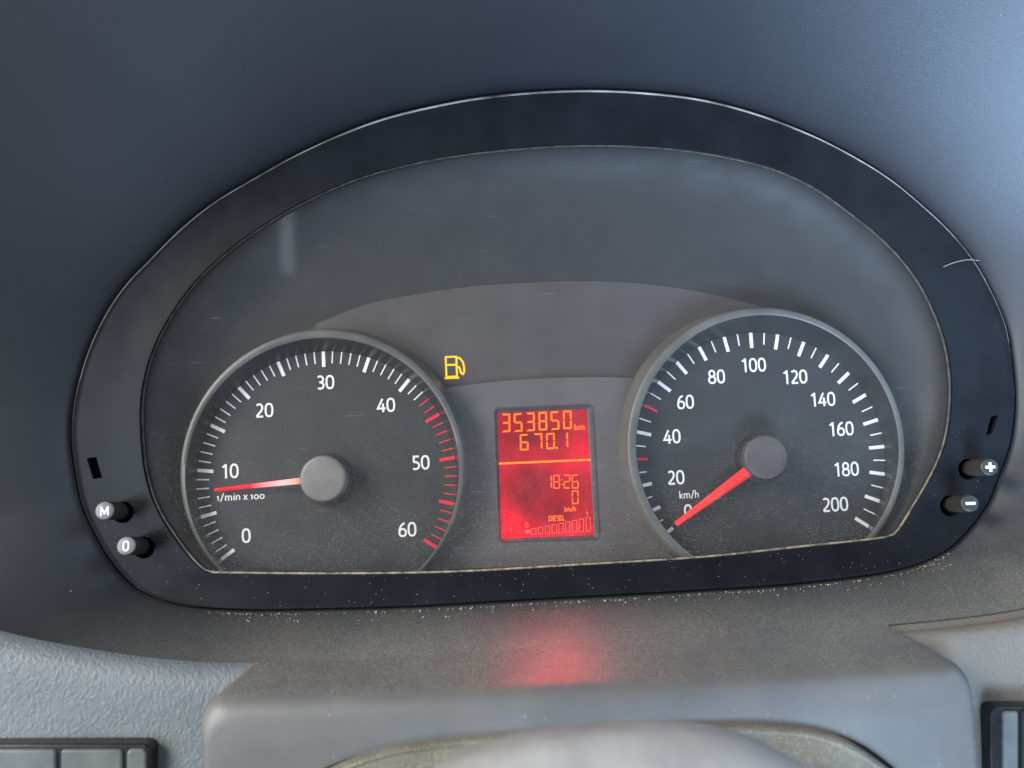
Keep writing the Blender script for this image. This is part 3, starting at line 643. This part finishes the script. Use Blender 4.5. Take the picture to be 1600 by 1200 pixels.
# ------------------------------------------------------------------ steering column cover
cov = empty('column_cover', at(900, 1200, -50)); tag(cov, 'grey rounded steering column cover jutting out below the cluster', 'column cover')
xl, xr = at(393, 1036, YE).x, at(1390, 976, YE).x
YFR = -44
xfl, xfr = at(318, 1120, YFR).x, at(1509, 1075, YFR).x
FB = [at(a, b, YFR) for a, b in sp2([(100, 1100), (355, 1083), (780, 1068), (1100, 1050), (1480, 1028), (1700, 1010)], 12, False)]
def zon(curve, x):
    for i in range(len(curve)-1):
        if curve[i].x <= x <= curve[i+1].x:
            f = (x-curve[i].x)/(curve[i+1].x-curve[i].x); return curve[i].z*(1-f)+curve[i+1].z*f
    return curve[-1].z if x > curve[-1].x else curve[0].z
def cov_row(y, drop, inset, t, zbot=-190):
    rc = 1.2+5.8*t; out_ = []
    x0, x1 = xl+(xfl-xl)*t+inset, xr+(xfr-xr)*t-inset
    def zt(x):
        u = (x-x0)/(x1-x0)
        xe = min(max(xl+(xr-xl)*u, xl+3), xr-3); xf = min(max(xfl+(xfr-xfl)*u, xfl+3), xfr-3)
        return zon(eb3, xe)*(1-t)+zon(FB, xf)*t-drop
    n = 10
    for k in range(8): out_.append(Vector((x0, y, zbot+(zt(x0)-rc-zbot)*k/8)))
    for k in range(n+1):
        a = math.pi-math.pi/2*k/n; out_.append(Vector((x0+rc+rc*math.cos(a), y, zt(x0+rc)-rc+rc*math.sin(a))))
    for k in range(1, 60):
        x = x0+rc+(x1-x0-2*rc)*k/60; out_.append(Vector((x, y, zt(x))))
    for k in range(n+1):
        a = math.pi/2-math.pi/2*k/n; out_.append(Vector((x1-rc+rc*math.cos(a), y, zt(x1-rc)-rc+rc*math.sin(a))))
    for k in range(8): out_.append(Vector((x1, y, zt(x1)-rc-(zt(x1)-rc-zbot)*(k+1)/8)))
    return out_
rws = [cov_row(YE, -.03, 0, 0)]+[cov_row(YE+(YFR-YE)*k/5, -.03, 0, k/5) for k in range(1, 6)]
rf = 6.0
for k in range(1, 9):
    a = math.pi/2*k/8; rws.append(cov_row(YFR-rf*math.sin(a), .02+rf*(1-math.cos(a))*.9+.9*math.sin(a), rf*(1-math.cos(a))*.6, 1))
last = rws[-1]
c0 = Vector(((xfl+xfr)/2, last[0].y, -150))
for f, dy in ((.95, -.5), (.9, -.4), (.8, .4), (.6, 1), (.05, 1)):
    rws.append([Vector((c0.x+(v.x-c0.x)*f, v.y+dy, c0.z+(v.z-c0.z)*f)) for v in last])
M_cov, nt, p = mat('cover_plastic'); co = coords(nt); build_cov = None
sp = nt.nodes.new('ShaderNodeSeparateXYZ'); nt.links.new(co, sp.inputs[0])
big = N(nt, 'ShaderNodeTexNoise', i_Scale=45, i_Detail=6, i_Roughness=.6); nt.links.new(co, big.inputs['Vector'])
g = N(nt, 'ShaderNodeTexNoise', i_Scale=1700, i_Detail=3, i_Roughness=.75); nt.links.new(co, g.inputs['Vector'])
geo = nt.nodes.new('ShaderNodeNewGeometry'); sn = nt.nodes.new('ShaderNodeSeparateXYZ'); nt.links.new(geo.outputs['Normal'], sn.inputs[0])
upf = ramp(nt, mul(nt, sn.outputs[2], ramp(nt, big.outputs[0], .3, .7, -.05, .05), 'ADD'), .80, .97)
fro = mixc(nt, ramp(nt, big.outputs[0], .3, .7), (.135, .135, .130), (.185, .180, .168))
led = mixc(nt, ramp(nt, g.outputs[0], .3, .7), mixc(nt, ramp(nt, big.outputs[0], .35, .65), (.085, .083, .078), (.10, .096, .082)), mixc(nt, ramp(nt, big.outputs[0], .35, .65), (.27, .265, .25), (.33, .316, .28)))
base = mixc(nt, upf, fro, led); s1 = specks(nt, co, 1500, .28, .6, 0); s2 = specks(nt, co, 300, .14, .10, 1)
base = mixc(nt, mul(nt, mul(nt, s1, upf), .5), base, (.6, .56, .46)); base = mixc(nt, mul(nt, s2, .3), base, (.5, .5, .48))
nt.links.new(base, p.inputs['Base Color']); nt.links.new(ramp(nt, upf, 0, 1, .5, .27), p.inputs['Roughness']); p.inputs['Specular IOR Level'].default_value = .9
b = N(nt, 'ShaderNodeBump', i_Distance=.00009, i_Strength=.8); nt.links.new(g.outputs[0], b.inputs['Height']); nt.links.new(b.outputs[0], p.inputs['Normal'])
MB().grid(rws).build('cover_shell', M_cov, cov, angle=60)

# collar round the wheel boss
ARCH = [(430, 1290), (470, 1232), (510, 1204), (560, 1182), (620, 1165), (700, 1153), (780, 1147), (900, 1139), (1000, 1133), (1100, 1130), (1200, 1131), (1260, 1137), (1310, 1151), (1350, 1172), (1400, 1210), (1440, 1250), (1460, 1300)]
ar = sp2(ARCH, 8, False)
ya = -50
acx, acy = 950, 1330
def arow(s_, y): return [at(acx+(a-acx)*s_, acy+(b-acy)*s_, y) for a, b in ar]
def arow_g(gr, y):
    c = at(acx, acy, ya); return [Vector((q.x, y, q.z)) for q in [(v+(v-c).normalized()*gr) for v in [at(a, b, ya) for a, b in ar]]]
MB().grid([arow_g(1.3, -46), arow_g(1.3, -49.6), arow_g(.7, -50.2), arow_g(-.2, -49)]).build('gap_shade', M_gap, cov)  # near-black strip put in for the shade of the gap
MB().grid([arow_g(.1, -49), arow_g(0, -51), arow_g(-.6, -52.3), arow_g(-1.6, -52.8), arow_g(-3, -52.4), arow_g(-12, -54), arow_g(-24, -56)]).build('collar', M_collar, cov)
# wheel boss
HB = [(560, 1330), (640, 1240), (700, 1196), (760, 1170), (830, 1152), (920, 1141), (1010, 1137), (1100, 1141), (1170, 1155), (1225, 1178), (1270, 1206), (1330, 1260), (1370, 1330)]
hb = [at(a, b, -96) for a, b in sp2(HB, 8, False)]
hc = at(960, 1420, -96)
def hrow(g_, y): return [Vector((q.x, y, q.z)) for q in [v-(v-hc).normalized()*g_ for v in hb]]
boss = MB().grid([hrow(1.5, -88), hrow(0, -96), hrow(.5, -99), hrow(2, -101.6), hrow(6, -104.5), hrow(14, -108), hrow(26, -110)]).build('steering_wheel_boss', M_hubpad, None)
tag(boss, 'pale grey smooth steering wheel boss, blurred at the bottom edge of the view', 'steering wheel')

# ------------------------------------------------------------------ switches at the lower corners
sw = empty('switch_row', at(110, 1200, -42)); tag(sw, 'row of dark dashboard switches on the grained skin at lower left', 'switches')
def rbox(x0, y0, x1, y1, yf, dep, r, nm, mt, par, bev=.6):
    P = rrect([(x0, y0), (x1, y0+(x0-x1)*.0), (x1, y1), (x0, y1)], r, yf, 5)
    m_ = MB().grid([shrink(P, 0, yf+dep), shrink(P, 0, yf+bev), shrink(P, bev*.4, yf+bev*.25), shrink(P, bev, yf)], True); m_.poly(shrink(P, bev, yf)); return m_.build(nm, mt, par, angle=22)
yk = -39
rbox(-90, 1163, 236, 1290, yk, 9, 2.6, 'housing', M_trim, sw)
rbox(-60, 1172, 86, 1290, yk-.9, 3, 1.0, 'switch_key', M_trimlight, sw)
rbox(94, 1172, 190, 1290, yk-.9, 3, 1.0, 'switch_key', M_trimlight, sw)
rbox(197, 1171, 228, 1290, yk-.9, 3, 1.6, 'switch_key', M_trimlight, sw)
sv = empty('switch_block', at(1600, 1200, -42)); tag(sv, 'dark rounded switch block on the grained skin at lower right', 'switches')
rbox(1547, 1104, 1760, 1290, yk, 9, 2.6, 'housing', M_trim, sv)
rbox(1568, 1112, 1592, 1290, yk-.9, 3, .9, 'switch_key', M_trimlight, sv)
rbox(1597, 1110, 1700, 1290, yk-.9, 3, .9, 'switch_key', M_trim, sv)

# ------------------------------------------------------------------ crumbs along the foot of the bezel, fibre
cr = MB()
def crumb(c, r):
    n = 6; vs = [Vector(c)+Vector((random.uniform(-1, 1), random.uniform(-1, 1), random.uniform(-1, 1))).normalized()*r*random.uniform(.5, 1.1) for _ in range(n)]
    cr.add(vs, [(0, 1, 2), (0, 2, 3), (0, 3, 4), (0, 4, 1), (5, 2, 1), (5, 3, 2), (5, 4, 3), (5, 1, 4)])
foot = sp2([(325, 949), (400, 952), (475, 951), (650, 946), (800, 937), (950, 929), (1080, 922), (1210, 914), (1300, 905), (1397, 891), (1445, 876), (1483, 856)], 40, False)
for i in range(1100):
    a, b = random.choice(foot); t = max(0, 1-abs(a-900)/650)
    if random.random() > .25+.75*t: continue
    y = random.uniform(-2.2, -1.3) if random.random() < .8 else random.uniform(-8, -2)
    q = at(a+random.uniform(-3, 3), b+1.5, -.6); k = int((math.atan2(b-CY, a-CX)+math.pi)/(2*math.pi)*NN) % NN
    base_ = rowsH[0][k].lerp(rowsH[6][k], min(1, (-y+1.5)/(29*6/NS)))
    crumb((q.x, y, base_.z+.15+random.uniform(0, .25)), abs(random.gauss(.10, .15))+.12)
tag(cr.build('crumbs', M_crumb, None, smooth=False), 'beige crumbs and grit lying along the lower edge of the black bezel', 'crumbs', kind='stuff')
fb = spline([at(1474, 417, -1.6), at(1492, 410, -2.2), at(1512, 406, -2.4), at(1530, 407, -1.8)], 8)
tag(MB().tube(fb, .13, 6).build('fibre', M_fibre, None), 'short pale curved fibre stuck on the upper right of the bezel', 'fibre')
bpy.context.view_layer.update()
